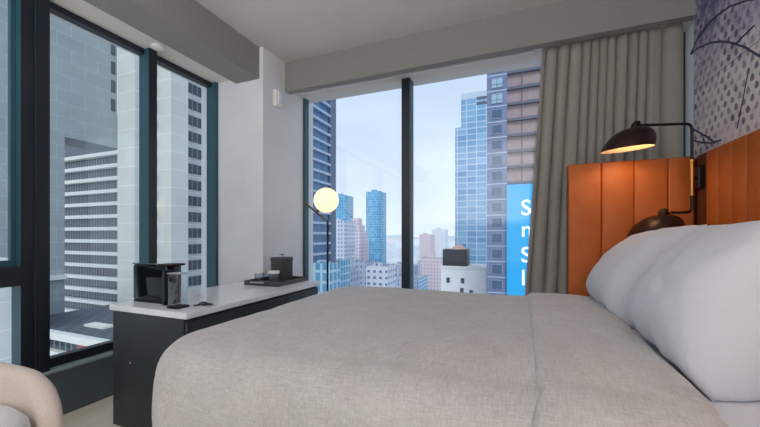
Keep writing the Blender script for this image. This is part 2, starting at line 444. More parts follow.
# =================================================================== SCONCE
ARM = Vector((-.966, -.259, 0))
def shade_prof(r, h):
    out = []
    for i in range(13):
        t = i/12
        out.append((.020+(r-.020)*math.sin(t*PI/2)**.9 if i else .020, h*(math.cos(t*PI/2))**1.0))
    return out
def sconce(dy, label):
    t = thing('reading_lamp', (.99, 2.445+dy, 1.40), label, 'wall lamp', 'pair of double arm reading lamps')
    pole = Vector((.925, 2.385+dy, 0))
    def w(x, y, z): return Vector((x, y+dy, z))
    part('backplate', box(BM(), .962, .99, 2.405+dy, 2.485+dy, 1.345, 1.47, .004, 2), M['black'], t)
    part('bracket', tube(BM(), [(.97, 2.43+dy, 1.40), (pole.x, pole.y, 1.40)], .008), M['black'], t, smooth=True)
    part('sleeve', lathe(BM(), [(0, 1.30), (.013, 1.30), (.013, 1.315), (.010, 1.318), (.010, 1.482), (.013, 1.485), (.013, 1.50), (0, 1.50)], 20, Matrix.Translation((pole.x, pole.y, 0))), M['brass'], t, smooth=True)
    up = [(pole.x, pole.y, 1.49), (pole.x, pole.y, 1.70)]
    end = Vector((pole.x, pole.y, 1.70)) + ARM*.275
    part('upper_arm', tube(BM(), bend(up + [tuple(end)], .035), .0075, 10), M['black'], t, smooth=True)
    end2 = Vector((pole.x, pole.y, 1.205)) + ARM*.132
    part('lower_arm', tube(BM(), bend([(pole.x, pole.y, 1.31), (pole.x, pole.y, 1.205), tuple(end2)], .035), .0075, 10), M['black'], t, smooth=True)
    part('knuckle', lathe(BM(), [(0, -.012), (.010, -.008), (.010, .008), (0, .012)], 12, axis_matrix(end2-ARM*.015, ARM)), M['brass'], t, smooth=True)
    shades = []
    RV = Vector((.9304, .3665, 0))
    for e, lit in ((end, True), (end2, False)):
        ax = (Vector((0, 0, 1)) - RV*.09 + Vector((.02, -.05, 0))).normalized()
        r = .126; h = .122
        apex = e + ARM*.02 - Vector((0, 0, .012))
        lean = RV*.052                       # the spun shade is lopsided: its neck sits off centre
        base = apex - ax*h - lean
        Q = axis_matrix(Vector((0, 0, 0)), ax)
        loc_l = Q.inverted() @ lean
        S = Matrix.Identity(4); S[0][2] = loc_l.x/h; S[1][2] = loc_l.y/h; S[2][2] = 1+loc_l.z/h
        Ms = Matrix.Translation(base) @ Q @ S
        prof = shade_prof(r, h)[::-1]
        pr = [(a, b) for a, b in prof]
        # outer skin and inner skin in one shell
        sh = part('shade', lathe(BM(), pr + [(.0, h)], 48, Ms), M['bronze'], t, smooth=True)
        inner = [(max(a-.004, .0), b-.004) for a, b in prof]
        part('shade_lining', lathe(BM(), [(r, 0)] + inner[1:] + [(0, h-.004)], 48, Ms), M['shade_in'], sh, smooth=True)
        part('cap', lathe(BM(), [(.022, h-.012), (.022, h+.02), (.019, h+.03), (.010, h+.036), (0, h+.037)], 24, Ms), M['bronze'], sh, smooth=True)
        part('bulb', lathe(BM(), [(0, .040), (.014, .043), (.022, .056), (.021, .070), (.013, .085), (.013, .11), (0, .11)], 20, Ms), M['bulb'] if lit else M['white'], sh, smooth=True)
        if lit:
            l = bpy.data.lights.new('lamp_light', 'SPOT'); l.energy = 1.2; l.color = (1, .80, .55); l.shadow_soft_size = .03
            l.spot_size = math.radians(150); l.spot_blend = .5
            lo = bpy.data.objects.new('lamp_light', l); C.objects.link(lo)
            lo.location = base + ax*.018
            lo.rotation_euler = ax.to_track_quat('Z', 'Y').to_euler()
    return t
sconce(0, 'black double arm wall lamp with brass sleeve on the headboard, upper shade glowing')
sconce(-1.75, 'second black double arm wall lamp at the near end of the headboard')

# ==================================================================== BED
bed = thing('bed', (-.1, 1.65, 0), 'bed with white fitted sheet showing beside the orange headboard', 'bed')
part('bed_base', box(BM(), -1.02, .975, .93, 2.40, .06, .34, .01), M['charcoal'], bed)
for x, yy in ((-.9, 1.03), (-.9, 2.30), (.85, 1.03), (.85, 2.30)):
    part('leg', box(BM(), x-.03, x+.03, yy-.03, yy+.03, 0, .06), M['black'], bed)
part('mattress', box(BM(), -1.04, .978, .895, 2.43, .34, .648, .05, 5), M['cotton'], bed, smooth=True, at=(0, 0, 0))

def rounded_rect(x0, x1, y0, y1, radii, n_edge=36, n_arc=14):
    """counter-clockwise from the near foot corner; radii for (x0,y0),(x1,y0),(x1,y1),(x0,y1); returns point, normal"""
    out = []
    cs = [((x0, y0), 180, radii[0]), ((x1, y0), 270, radii[1]), ((x1, y1), 0, radii[2]), ((x0, y1), 90, radii[3])]
    sg = [(1, 1), (-1, 1), (-1, -1), (1, -1)]
    arcs = []
    for (c, a0, r), s in zip(cs, sg):
        cx, cy = c[0]+s[0]*r, c[1]+s[1]*r
        arcs.append([(cx+r*math.cos(math.radians(a0+90*i/n_arc)), cy+r*math.sin(math.radians(a0+90*i/n_arc)), math.radians(a0+90*i/n_arc)) for i in range(n_arc+1)])
    for k in range(4):
        a = arcs[k]; b = arcs[(k+1) % 4]
        out += a
        p, q = a[-1], b[0]
        for i in range(1, n_edge):
            t = i/n_edge; out.append((p[0]+(q[0]-p[0])*t, p[1]+(q[1]-p[1])*t, p[2]))
    return out

def drape(name, x0, x1, y0, y1, ztop, radii, rnd, drop, puff, m, parent=None, head_drop=.03, at=None, lift=0, wr=1.0, seed=0, flat_foot=False, dome=None):
    """a quilt over a bed: domed top, rounded shoulders, hanging sides; the head end (x1) is only turned under"""
    per = rounded_rect(x0+(.02 if flat_foot else rnd), x1-.03, y0+rnd, y1-rnd, radii)
    cx, cy = (x0+x1)/2, (y0+y1)/2
    bm = BM(); rings = []
    NS = 30; NR = 10; ND = 14
    dx0, dx1, dy0, dy1 = dome or (x0+rnd, x1-.03, y0+rnd, y1-rnd)
    def crown(x, y):
        m_ = max(abs(x-(dx0+dx1)/2)/((dx1-dx0)/2), abs(y-(dy0+dy1)/2)/((dy1-dy0)/2))
        return puff*(1-min(1, m_)**5)
    def wob(x, y, z, amp):
        p = Vector((x*2.2+seed, y*2.2, z*2.2))
        return amp*(noise.noise(p)*.6 + noise.noise(p*2.3)*.3 + noise.noise(p*5)*.15)
    for i in range(1, NS+1):
        s = i/NS
        ring = []
        for (px, py, a) in per:
            x, y = cx+(px-cx)*s, cy+(py-cy)*s
            q = s**5
            z = ztop + crown(x, y) + wob(x, y, 0, .016*wr)
            ring.append(bm.verts.new((x, y, z)))
        rings.append(ring)
    # shoulders and skirts
    for k in range(1, NR+ND+1):
        ring = []
        for (px, py, a) in per:
            nx, ny = math.cos(a), math.sin(a)
            hw = min(1, max(0, ((abs(nx)-.3)/.5 if flat_foot else (nx+.15)/.5)))
            hw = hw*hw*(3-2*hw)            # 1 at the head edge, 0 elsewhere
            r = rnd*(1-hw) + min(.03, head_drop)*hw
            dr = drop*(1-hw) + head_drop*hw
            if k <= NR:
                th = PI/2*k/NR
                ox, oz = r*math.sin(th), -r*(1-math.cos(th))
            else:
                t = (k-NR)/ND
                ox, oz = r + (.010*math.sin(t*PI) - .045*t*t)*(1-hw), -r - t*max(dr-r, .0)
            x, y = px+nx*ox, py+ny*ox
            z = ztop + oz + crown(px, py) + wob(px, py, 0, .016*wr)*(1-min(1, k/NR*.9)*(1-hw))
            f = min(1, k/(NR+4.0))*(1-hw)
            along = px*ny - py*nx
            g = f*wr*(.018*noise.noise(Vector((along*7+seed, oz*1.6, 3))) + .010*noise.noise(Vector((along*17, oz*2, 8+seed))))
            ring.append(bm.verts.new((x+nx*g, y+ny*g, z)))
        rings.append(ring)
    n = len(per)
    c = bm.verts.new((cx, cy, ztop+crown(cx, cy)+wob(cx, cy, 0, .016*wr)))
    for i in range(n): bm.faces.new((c, rings[0][i], rings[0][(i+1) % n]))
    for a, b in zip(rings, rings[1:]):
        for i in range(n):
            j = (i+1) % n; bm.faces.new((a[i], b[i], b[j], a[j]))
    for v in bm.verts:            # the head edge is laid slightly askew
        v.co.x += .075*min(1, max(0, (v.co.x+.6)))**2*min(1, max(0, (v.co.y-.8)/1.67))
    o = obj(name, bm, m, parent, smooth=True, at=at or (0, 0, 0), angle=180)
    return o

comf = tag(drape('comforter', -1.33, .40,   .80, 2.47, .690, (.10, .03, .03, .12),   .15, .52, .040, M['linen'], at=(-.45, 1.65, .36)),
           'oatmeal linen comforter spread over the bed and hanging at its foot', 'comforter')
# the turned-back cuff at the head end of the comforter: a second layer
cuff = drape('turned_back_cuff', .058, .415, .786, 2.484, .710, (.02, .03, .03, .02), .15, .53, .040, M['linen'], parent=comf, at=(-.45, 1.65, .36), seed=0, head_drop=.026, flat_foot=True, dome=(-1.18, .37, .95, 2.32))

# ================================================================= PILLOWS
def pillow(name, label, foot, lean, yaw, W, H, T, grp='white pillows against the headboard', seed=0, sag=.0, slant=0):
    """foot: middle of the bottom edge; lean: degrees from horizontal; long side runs along Y"""
    bm = BM(); n, k = 44, 34
    fy = Vector((math.sin(-yaw), math.cos(yaw), 0)); fx = Vector((math.cos(yaw), math.sin(yaw), 0))
    up = fx*math.cos(lean) + Vector((0, 0, 1))*math.sin(lean)
    nrm = Vector((0, 0, 1))*math.cos(lean) - fx*math.sin(lean)
    grid = {}
    for side in (1, -1):
        for i in range(n+1):
            for j in range(k+1):
                u = -1+2*i/n; v = -1+2*j/k
                if side == -1 and (i in (0, n) or j in (0, k)):
                    grid[side, i, j] = grid[1, i, j]; continue
                pu = 1-.02*(1-v*v); pv = 1-.06*(1-u*u)
                a = u*pu*W/2; b = (v*pv*.5+.5)*H*(1-slant*u)
                th = (max(0, 1-abs(u)**4)**.5)*(max(0, 1-abs(v)**2.8)**.5)
                q = Vector((u*2.2+seed, v*1.8, seed*1.7+side*3))
                wr = (noise.noise(q)*.05 + noise.noise(q*2.7)*.022) * (1-abs(u*v)**4)
                edge = max(abs(u), abs(v))
                wr += .05*edge**6*noise.noise(Vector((u*9+seed, v*9, 2)))
                d = side*T/2*th*(1+wr*1.6)*(1+.22*(-v))
                p = Vector(foot) + fy*a + up*b + nrm*(d - sag*H*(math.sin(PI*(v+1)/2))*.5)
                p += fx*(.03*noise.noise(q*1.3)*abs(v)**3)
                p.z = max(p.z, foot[2] + .0015 + .004*th if side == 1 else foot[2])
                grid[side, i, j] = bm.verts.new(p)
    for side in (1, -1):
        for i in range(n):
            for j in range(k):
                q = [grid[side, i, j], grid[side, i+1, j], grid[side, i+1, j+1], grid[side, i, j+1]]
                try: bm.faces.new(q if side == 1 else q[::-1])
                except ValueError: pass
    o = obj(name, bm, M['cotton'], None, smooth=True, at=foot, angle=180)
    return tag(o, label, 'pillow', grp)
SH = .650
pillow('pillow', 'plump white pillow nearest the camera, its corner on the fitted sheet', (.505, 1.43, SH), math.radians(63), math.radians(-4), .62, .53, .34, seed=1, sag=-.02, slant=.02)
pillow('pillow', 'white pillow at the window side of the bed under the wall lamp', (.485, 2.16, SH), math.radians(59), 0, .60, .53, .31, seed=5, sag=-.02, slant=.05)
pillow('pillow', 'white pillow peeking out behind the near pillow against the headboard', (.87, 1.30, SH), math.radians(82), 0, .70, .54, .10, seed=9)

# ================================================================= CURTAIN
def curtain():
    bm = BM(); x0, x1, yc = .158, 1.05, 2.80
    z0, z1 = .02, 2.47; nx, nz = 420, 26
    rnd = random.Random(3)
    # irregular fold phases
    ph = [0]; w = []
    for i in range(nx):
        t = i/nx
        base = 11.5 if t < .30 else (17 if t < .80 else 7)
        ph.append(ph[-1] + base*2*PI/nx*(1+.45*noise.noise(Vector((t*9, 1.7, 0)))))
    vs = []
    for j in range(nz+1):
        h = j/nz; row = []
        for i in range(nx+1):
            t = i/nx
            amp = .050*(.75+.5*noise.noise(Vector((t*6, 4.2, 0)))) * (1 if t < .8 else .55)
            f_ = ph[i] + .5*noise.noise(Vector((t*4, h*1.3, 9)))
            s = 1 - 2*abs(math.cos(f_/2))**.7          # broad ridges towards the room, narrow deep valleys
            zz_ = z0+(z1-z0)*h; xl = .200-.062*(z1-max(zz_, .6))
            x = xl + (x1-xl)*t + .009*math.sin(f_)+ .012*(1-h)*noise.noise(Vector((t*5, h*2, 2)))
            y = yc + amp*s + .010*noise.noise(Vector((t*8, h*2.2, 5)))
            row.append(bm.verts.new((x, y, z0+(z1-z0)*h)))
        vs.append(row)
    for j in range(nz):
        for i in range(nx): bm.faces.new((vs[j][i], vs[j][i+1], vs[j+1][i+1], vs[j+1][i]))
    r = bmesh.ops.solidify(bm, geom=list(bm.faces), thickness=.004)
    t = thing('curtain', (.6, yc, 0), 'gathered taupe curtain hanging beside the far window behind the headboard', 'curtain')
    part('drape', bm, M['curtain'], t, smooth=True, angle=180)
    part('track', box(BM(), -1.95, .14, yc-.012, yc+.012, 2.462, 2.475), M['white'], t)
curtain()

# ==================================================================== DESK
DZ = .685
dk = thing('desk', (-1.85, 1.85, 0), 'long low dark cabinet with white marble top between the bed and left window', 'cabinet')
top = prism(BM(), [(-2.14, 1.225), (-1.53, 1.225), (-1.53, 2.50), (-1.995, 2.50), (-1.995, 2.33), (-2.14, 2.33)], DZ-.032, DZ)
bmesh.ops.bevel(top, geom=list(top.edges), offset=.003, segments=2, affect='EDGES')
part('marble_top', top, M['marble'], dk)
part('cabinet_body', prism(BM(), [(-2.13, 1.24), (-1.565, 1.24), (-1.565, 2.49), (-1.99, 2.49), (-1.99, 2.325), (-2.13, 2.325)], .0, DZ-.032), M['charcoal'], dk)
for a, b in ((1.245, 1.66), (1.664, 2.075), (2.079, 2.485)):
    d = part('door', box(BM(), -1.565, -1.547, a, b, .05, DZ-.05, .002), M['charcoal'], dk)
    part('handle', box(BM(), -1.547, -1.541, a+.03, a+.045, .42, .56), M['black'], d)
part('screw_cap', lathe(BM(), [(0, 0), (.006, 0), (.006, .003), (0, .003)], 14, axis_matrix((-1.98, 1.24, .37), (0, -1, 0))), M['grout'], dk)

# coffee machine
cm = thing('coffee_machine', (-1.9, 1.38, DZ), 'slim glossy black coffee machine with clear tank at the near end of the marble top', 'coffee machine')
b = box(BM(), -2.115, -1.825, 1.335, 1.435, DZ+.012, DZ+.222, .014, 3)
part('body', b, M['blackgloss'], cm, smooth=True)
part('foot_plate', box(BM(), -2.11, -1.83, 1.34, 1.43, DZ, DZ+.012), M['black'], cm)
part('lid', box(BM(), -2.117, -1.90, 1.333, 1.437, DZ+.222, DZ+.229, .003), M['chrome'], cm)
part('brew_head', box(BM(), -1.90, -1.80, 1.331, 1.437, DZ+.216, DZ+.229, .005, 3), M['bronze'], cm)
tk = part('water_tank', box(BM(), -1.735, -1.66, 1.275, 1.345, DZ+.012, DZ+.185, .012, 3), M['clear'], cm, smooth=True)
part('tank_rim', box(BM(), -1.737, -1.658, 1.273, 1.347, DZ+.185, DZ+.190, .002), M['grout'], tk)
part('tank_base', box(BM(), -1.738, -1.657, 1.272, 1.348, DZ, DZ+.012, .003), M['black'], tk)
part('outlet_column', box(BM(), -1.826, -1.80, 1.31, 1.40, DZ, DZ+.20, .006), M['blackgloss'], cm)
cord = []
for i in range(60):
    a = i/59*PI*3.6; r = .032+.010*math.sin(i*.4)
    cord.append((-1.605+r*math.cos(a)*.9+.0002*i, 1.36+r*math.sin(a)+.0009*i, DZ+.006+.010*(1+math.sin(a*1.5))*.5))
part('power_cord', tube(BM(), cord, .0042, 8), M['black'], cm, smooth=True)

# tray, bucket, glasses
tr = thing('serving_tray', (-1.82, 2.315, DZ), 'dark slate tray holding the ice bucket and glasses on the marble top', 'tray')
TX0, TX1, TY0, TY1 = -1.985, -1.655, 2.10, 2.485
part('tray_base', box(BM(), TX0, TX1, TY0, TY1, DZ, DZ+.010), M['tray'], tr)
rim = BM()
for a in ((TX0, TX1, TY0, TY0+.012), (TX0, TX1, TY1-.012, TY1), (TX0, TX0+.012, TY0+.012, TY1-.012), (TX1-.012, TX1, TY0+.012, TY1-.012)):
    box(rim, *a, DZ+.010, DZ+.036)
part('rim', rim, M['tray'], tr)
hd = tube(BM(), bend([(-1.915, TY0, DZ+.026), (-1.915, TY0-.012, DZ+.026), (-1.79, TY0-.012, DZ+.026), (-1.79, TY0, DZ+.026)], .008), .005, 8)
part('handle', hd, M['chrome'], tr, smooth=True)

ib = thing('ice_bucket', (-1.84, 2.385, DZ+.010), 'round dark ice bucket with lid and knob standing on the tray', 'ice bucket')
BL = (-1.84, 2.382, DZ+.010)
lathed('bucket_body', [(0, 0), (.086, 0), (.090, .004), (.090, .168), (.086, .170), (0, .170)], M['bucket'], ib, BL, n=48)
ld = lathed('lid', [(0, .170), (.094, .170), (.095, .174), (.095, .190), (.091, .195), (0, .197)], M['bucket'], ib, BL, n=48)
lathed('knob', [(.006, .197), (.006, .212), (.026, .216), (.027, .221), (.022, .224), (0, .225)], M['chrome'], ld, BL)
def tumbler(x, yy, label):
    t = thing('drinking_glass', (x, yy, DZ+.010), label, 'glass', 'covered drinking glasses on the tray')
    p = (x, yy, DZ+.010)
    lathed('glass_bowl', [(0, 0), (.031, 0), (.034, .004), (.040, .090), (.038, .090), (.032, .012), (0, .010)], M['clear'], t, p)
    lathed('paper_cover', [(.0425, .078), (.0435, .082), (.0435, .094), (.041, .097), (0, .097)], M['paper'], t, p)
tumbler(-1.915, 2.19, 'paper-capped glass on the tray, nearer the column corner')
tumbler(-1.785, 2.21, 'paper-capped glass on the tray, directly in front of the ice bucket')

# ================================================================= FLOOR LAMP
fl = thing('floor_lamp', (-1.56, 2.66, 0), 'slim black floor lamp with a glowing opal globe by the far window', 'floor lamp')
RT = Vector((.9304, .3665, 0)); J = Vector((-1.555, 2.66, 1.205))
lathed('base', [(0, 0), (.12, 0), (.12, .012), (.115, .018), (0, .018)], M['black'], fl, (-1.555, 2.66, 0))
part('stem', tube(BM(), [(-1.555, 2.66, .018), tuple(J)], .0095, 12), M['black'], fl, smooth=True)
A = J - RT*.215 + Vector((0, 0, .172))
part('rod', tube(BM(), [tuple(J - Vector((0, 0, .004))), tuple(A)], .0085, 12), mat('dark_brass', srgb(92, 78, 56), .35, .8), fl, smooth=True)
G = J + RT*(-.012) + Vector((0, 0, .188)); mid = J.lerp(A, .45)
part('globe_holder', tube(BM(), [tuple(mid), tuple(mid.lerp(G, .45))], [.009, .018], 12), M['black'], fl, smooth=True)
gb = BM(); bmesh.ops.create_icosphere(gb, subdivisions=4, radius=.112); bmesh.ops.translate(gb, vec=G, verts=gb.verts)
part('globe', gb, M['globe'], fl, smooth=True, angle=180)

# ================================================================= ARMCHAIR
ac = thing('armchair', (-1.65, .32, 0), 'cream upholstered tub armchair with white round seat beside the left window', 'armchair')
cx, cy, R, BACK = -1.65, .32, .42, 155
def rim_z(a):
    d = abs(a-BACK)
    K = [(0, 0), (39, .072), (60, .10), (72, .135), (82, .185), (92, .245), (104, .275), (130, .285)]
    for (d0, v0), (d1, v1) in zip(K, K[1:]):
        if d <= d1: return .665 - (v0+(v1-v0)*(d-d0)/(d1-d0))
    return .38
def shell():
    bm = BM(); n = 72; prof = 22; rings = []
    for i in range(n+1):
        ad = BACK-118+236*i/n; a = math.radians(ad)
        top = rim_z(ad); th = .034
        c, s = math.cos(a), math.sin(a); ring = []
        for k in range(prof):                       # closed section: outer side up, over the rim, inner side down
            f = k/(prof-1)
            if f < .35: r, z = R - .05*(1-f/.35)**2, .14+(top-th-.14)*(f/.35)
            elif f < .65:
                t = (f-.35)/.3*PI; r, z = R-th+th*math.cos(t), top-th+th*math.sin(t)
            else: r, z = R-2*th - .02*((f-.65)/.35), top-th-(top-th-.14)*((f-.65)/.35)
            ring.append(bm.verts.new((cx+r*c, cy+r*s, z)))
        rings.append(ring)
    for a, b in zip(rings, rings[1:]):
        for k in range(prof):
            j = (k+1) % prof; bm.faces.new((a[k], b[k], b[j], a[j]))
    bm.faces.new(rings[0]); bm.faces.new(rings[-1][::-1])
    return bm
part('shell', shell(), M['upholstery'], ac, smooth=True, angle=60)
sc_ = [(0, .285), (.28, .285), (.32, .30), (.338, .335), (.342, .40), (.336, .445), (.312, .474), (.26, .490), (.12, .498), (0, .50)]
part('seat_cushion', lathe(BM(), sc_, 48, Matrix.Translation((cx, cy, 0))), M['cushion'], ac, smooth=True, angle=80)
part('seat_base', lathe(BM(), [(0, .14), (.31, .14), (.33, .16), (.33, .28), (0, .28)], 40, Matrix.Translation((cx, cy, 0))), M['upholstery'], ac)
for sx, sy in ((-.25, -.25), (.25, -.25), (-.25, .25), (.25, .25)):
    part('leg', tube(BM(), [(cx+sx, cy+sy, 0), (cx+sx*.9, cy+sy*.9, .15)], [.012, .02], 12), M['black'], ac, smooth=True)

# ============================================================ OUTSIDE, LEFT
GZ = -60.0
ground = struct('ground', box(BM(), -3000, 2000, 8, 4200, GZ-1, GZ), noisy(mat('street_grey', srgb(190, 192, 198), .9), srgb(168, 172, 180), srgb(208, 208, 212), .02, 8))
M['concrete'] = panel_wall('concrete_panels', srgb(148, 158, 162), srgb(154, 163, 166), 3.4, 2.0, .04, srgb(170, 179, 182))
M['concrete2'] = panel_wall('pale_stone_panels', srgb(196, 200, 196), srgb(202, 206, 202), 60, 3.0, .06, srgb(222, 224, 222))
M['spandrel'] = mat('pale_spandrel', srgb(214, 216, 214), .8)
M['win_dark'] = mat('window_dark', srgb(74, 86, 98), .12)
M['win_grey'] = facade('hotel_window_strip', srgb(120, 124, 128), srgb(66, 78, 90), 1.1, 30, .12, .12)
M['roofdark'] = panel_wall('dark_roof_grid', srgb(92, 98, 108), srgb(86, 92, 102), 2.2, 50, .08, srgb(120, 126, 134))

ct = thing('concrete_tower', (-62, 10, GZ), 'massive grey concrete panel tower filling the left window', 'building')
z_cut = 15.2
# main slab, an overhanging end with a recess beneath it
part('slab_wall', box(box(BM(), -66, -60, -90, 28.6, GZ, 75), -66, -60, 28.6, 35.5, z_cut, 75), M['concrete'], ct)
sw = thing('stone_wing', (-55, -20, GZ), 'pale stone wing seen low through the bottom left pane behind the armchair', 'building')
part('wing_wall', box(BM(), -59.3, -50, -60, 20, GZ, -2.0), M['concrete2'], sw)
part('coping', box(BM(), -59.3, -49.8, -60, 20.2, -2.0, -1.5), M['spandrel'], sw)
part('ledge', box(BM(), -60, -59.4, 2, 28.6, -5.2, -4.6), M['spandrel'], ct)
for k in range(6):
    part('slot_window', box(BM(), -60.0, -59.92, 34.6, 35.2, 21+3*k, 23.0+3*k), M['win_dark'], ct)

rc = thing('recessed_wing', (-98, 56, GZ), 'set-back wing of white balcony bands seen under the concrete tower', 'building')
part('wing_wall', box(BM(), -125, -76, 52.6, 60, GZ, 30), M['win_dark'], rc)
z = 20.6
k = 0
while z > -34:
    part('balcony_band', box(BM(), -125, -76, 51.2, 52.6, z-.42, z+.42), M['spandrel'], rc)
    part('window_strip', box(BM(), -125, -76, 52.4, 52.6, z-2.58, z-.42), M['win_grey'], rc)
    z -= 3.0; k += 1

pt = thing('pier_tower', (-58, 50, GZ), 'pale stone tower with stacked hotel windows right of the left mullion', 'building')
part('tower_wall', box(BM(), -59.9, -56, 35.5, 51, GZ, 75), M['concrete2'], pt)
part('stone_pier', box(BM(), -56, -52.6, 39.3, 42.5, GZ, 75), M['concrete2'], pt)
part('stone_pier', box(BM(), -56, -55.6, 35.5, 36.6, GZ, 75), M['concrete2'], pt)
for fl_ in range(-9, 20):
    zz = fl_*3.0
    w_ = part('window', box(BM(), -56.0, -55.85, 42.6, 52, zz+.55, zz+2.35), M['win_grey'], pt)
    if fl_ > -8 and fl_ % 1 == 0:
        part('window', box(BM(), -56.0, -55.85, 36.8, 39.2, zz+.55, zz+2.35), M['win_grey'], pt)

po = thing('podium_block', (-45, 28, GZ), 'low podium with dark gridded roof and white bands below the concrete tower', 'building')
part('roof', box(BM(), -59.9, -22, 21.9, 34.5, -10.6, -10.0), M['roofdark'], po)
part('podium_wall', box(BM(), -60, -22, 22.2, 34.3, GZ, -10.6), M['win_grey'], po)
for k in range(6):
    part('white_band', box(BM(), -60, -22, 21.6, 22.3, -10.55-2.1*k, -9.75-2.1*k), M['spandrel'], po)
part('red_panel', box(BM(), -43.5, -42.2, 21.9, 22.25, -11.8, -10.6), mat('red_panel', srgb(176, 84, 84), .6), po)
part('skylight', box(BM(), -48.5, -44.8, 25.0, 26.2, -10.0, -9.75), M['white'], po)

# ======================================================== OUTSIDE, FAR WINDOW
# dark blue slab tower on the left of the view
bt = thing('blue_slab_tower', (-64, 88, GZ), 'dark blue glass tower with pale floor bands behind the globe lamp', 'building')
M['blueglass'] = facade('blue_glass', srgb(64, 104, 136), srgb(34, 92, 142), 1.3, 40, .1, .08, pane2=srgb(60, 124, 168))
part('tower_core', box(BM(), -74, -58.3, 66, 102, GZ, 78), M['blueglass'], bt)
part('end_pier', box(BM(), -60, -57.6, 100.5, 104.3, GZ, 78), mat('slate_pier', srgb(96, 112, 134), .7), bt)
M['bandblue'] = mat('pale_blue_band', srgb(176, 192, 210), .6)
for k in range(-14, 23):
    part('floor_band', box(BM(), -58.4, -57.4, 66, 100.5, 1.3+3.3*k, 2.0+3.3*k), M['bandblue'], bt)

# brown tower with the blue billboard
br = thing('brick_tower', (10, 82, GZ), 'brown brick tower with a grey window bay beside the curtain', 'building')
M['brick'] = noisy(mat('brown_brick', srgb(152, 134, 138), .85), srgb(142, 124, 128), srgb(162, 144, 146), 1.2)
M['pier'] = noisy(mat('grey_brick', srgb(106, 120, 152), .85), srgb(100, 114, 146), srgb(112, 126, 158), .8)
M['surround'] = mat('pale_brick_surround', srgb(134, 146, 174), .8)
M['slabdark'] = mat('slab_edge', srgb(82, 90, 108), .7)
part('brick_wall', box(BM(), -1.1, 30, 72, 95, GZ, 75), M['brick'], br)
part('window_bay', box(BM(), -4.95, -1.1, 71.4, 95, GZ, 75), M['pier'], br)
for k in range(-8, 14):
    z0 = 1.9+3.1*k
    part('slab_edge', box(BM(), -1.1, 30, 71.2, 72, z0-.05, z0+.45), M['slabdark'], br)
    part('string_course', box(BM(), -5.0, -1.1, 71.3, 71.4, z0-.02, z0+.14), M['bandblue'], br)
    wn = part('window', box(BM(), -3.95, -2.05, 71.25, 71.4, z0+.75, z0+2.5), mat('bay_glass_pale', srgb(150, 178, 198), .1) if k > 7 else M['win_dark2'] if 'win_dark2' in M else M.setdefault('win_dark2', mat('bay_glass', srgb(58, 88, 122), .08)), br)
    part('window_surround', box(box(box(box(BM(), -4.05, -3.95, 71.2, 71.4, z0+.65, z0+2.6), -2.05, -1.95, 71.2, 71.4, z0+.65, z0+2.6), -3.95, -2.05, 71.2, 71.4, z0+2.5, z0+2.6), -3.95, -2.05, 71.2, 71.4, z0+.65, z0+.75), M['surround'], wn)
    part('window_mullion', box(box(BM(), -3.05, -2.95, 71.2, 71.25, z0+.75, z0+2.5), -3.95, -2.05, 71.2, 71.25, z0+1.3, z0+1.38), M['slabdark'], wn)
for k in range(-3, 14, 1):
    part('pipe', tube(BM(), [(1.6, 71.5, 2.3+3.1*k), (1.6, 71.5, 4.95+3.1*k)], .07, 6), M['slabdark'], br)
bb = thing('billboard', (4, 71, -13), 'bright blue billboard with white letters on the brick tower', 'billboard')
M['led'] = mat('led_blue', srgb(4, 125, 180), .5, emit=srgb(4, 160, 222), estr=.42)
M['ledw'] = mat('led_white', srgb(240, 245, 250), .5, emit=srgb(235, 245, 255), estr=.5)
part('screen', box(BM(), -1.15, 9, 70.6, 71.1, -14, 10.9), M['led'], bb)
def letter(ch, x, z, size):
    cu = bpy.data.curves.new('letter', 'FONT'); cu.body = ch; cu.size = size; cu.extrude = .03; cu.offset = .02
    tmp = bpy.data.objects.new('tmp', cu); C.objects.link(tmp)
    bpy.context.view_layer.update()
    me = bpy.data.meshes.new_from_object(tmp.evaluated_get(bpy.context.evaluated_depsgraph_get()))
    bpy.data.objects.remove(tmp)
    me.transform(Matrix.Rotation(PI/2, 4, 'X')); me.materials.clear(); me.materials.append(M['ledw'])
    o = bpy.data.objects.new('letter', me); C.objects.link(o); o.parent = bb
    o.location = Vector((x, 70.55, z)) - world_loc(bb)
for ch, px in (('S', 215), ('n', 236.5), ('S', 262), ('l', 285)):
    letter(ch, 1.35, 1.08-(px-235)/338*65, 4.2)

# pale glass tower
gt = thing('glass_tower', (-18, 200, GZ), 'tall pale glass tower with stepped top left of the brick tower', 'building')
M['glassy'] = facade('pale_glass_grid', srgb(178, 198, 216), srgb(92, 140, 182), 5.2, 3.3, .24, .06, pane2=srgb(128, 172, 204))
part('lower_volume', box(BM(), -30, -8, 190, 215, GZ, 60.5), M['glassy'], gt)
part('upper_volume', box(BM(), -26.8, -8, 190.2, 214, 60.5, 76), M['glassy'], gt)
part('roof_screen', box(BM(), -26.8, -8, 190.2, 214, 76, 79), M['bandblue'], gt)
part('louvre', box(BM(), -18.5, -13, 190.0, 190.2, 74.6, 76), M['slabdark'], gt)
part('louvre', box(BM(), -18.5, -13, 190.0, 190.2, 71.8, 73.2), M['slabdark'], gt)

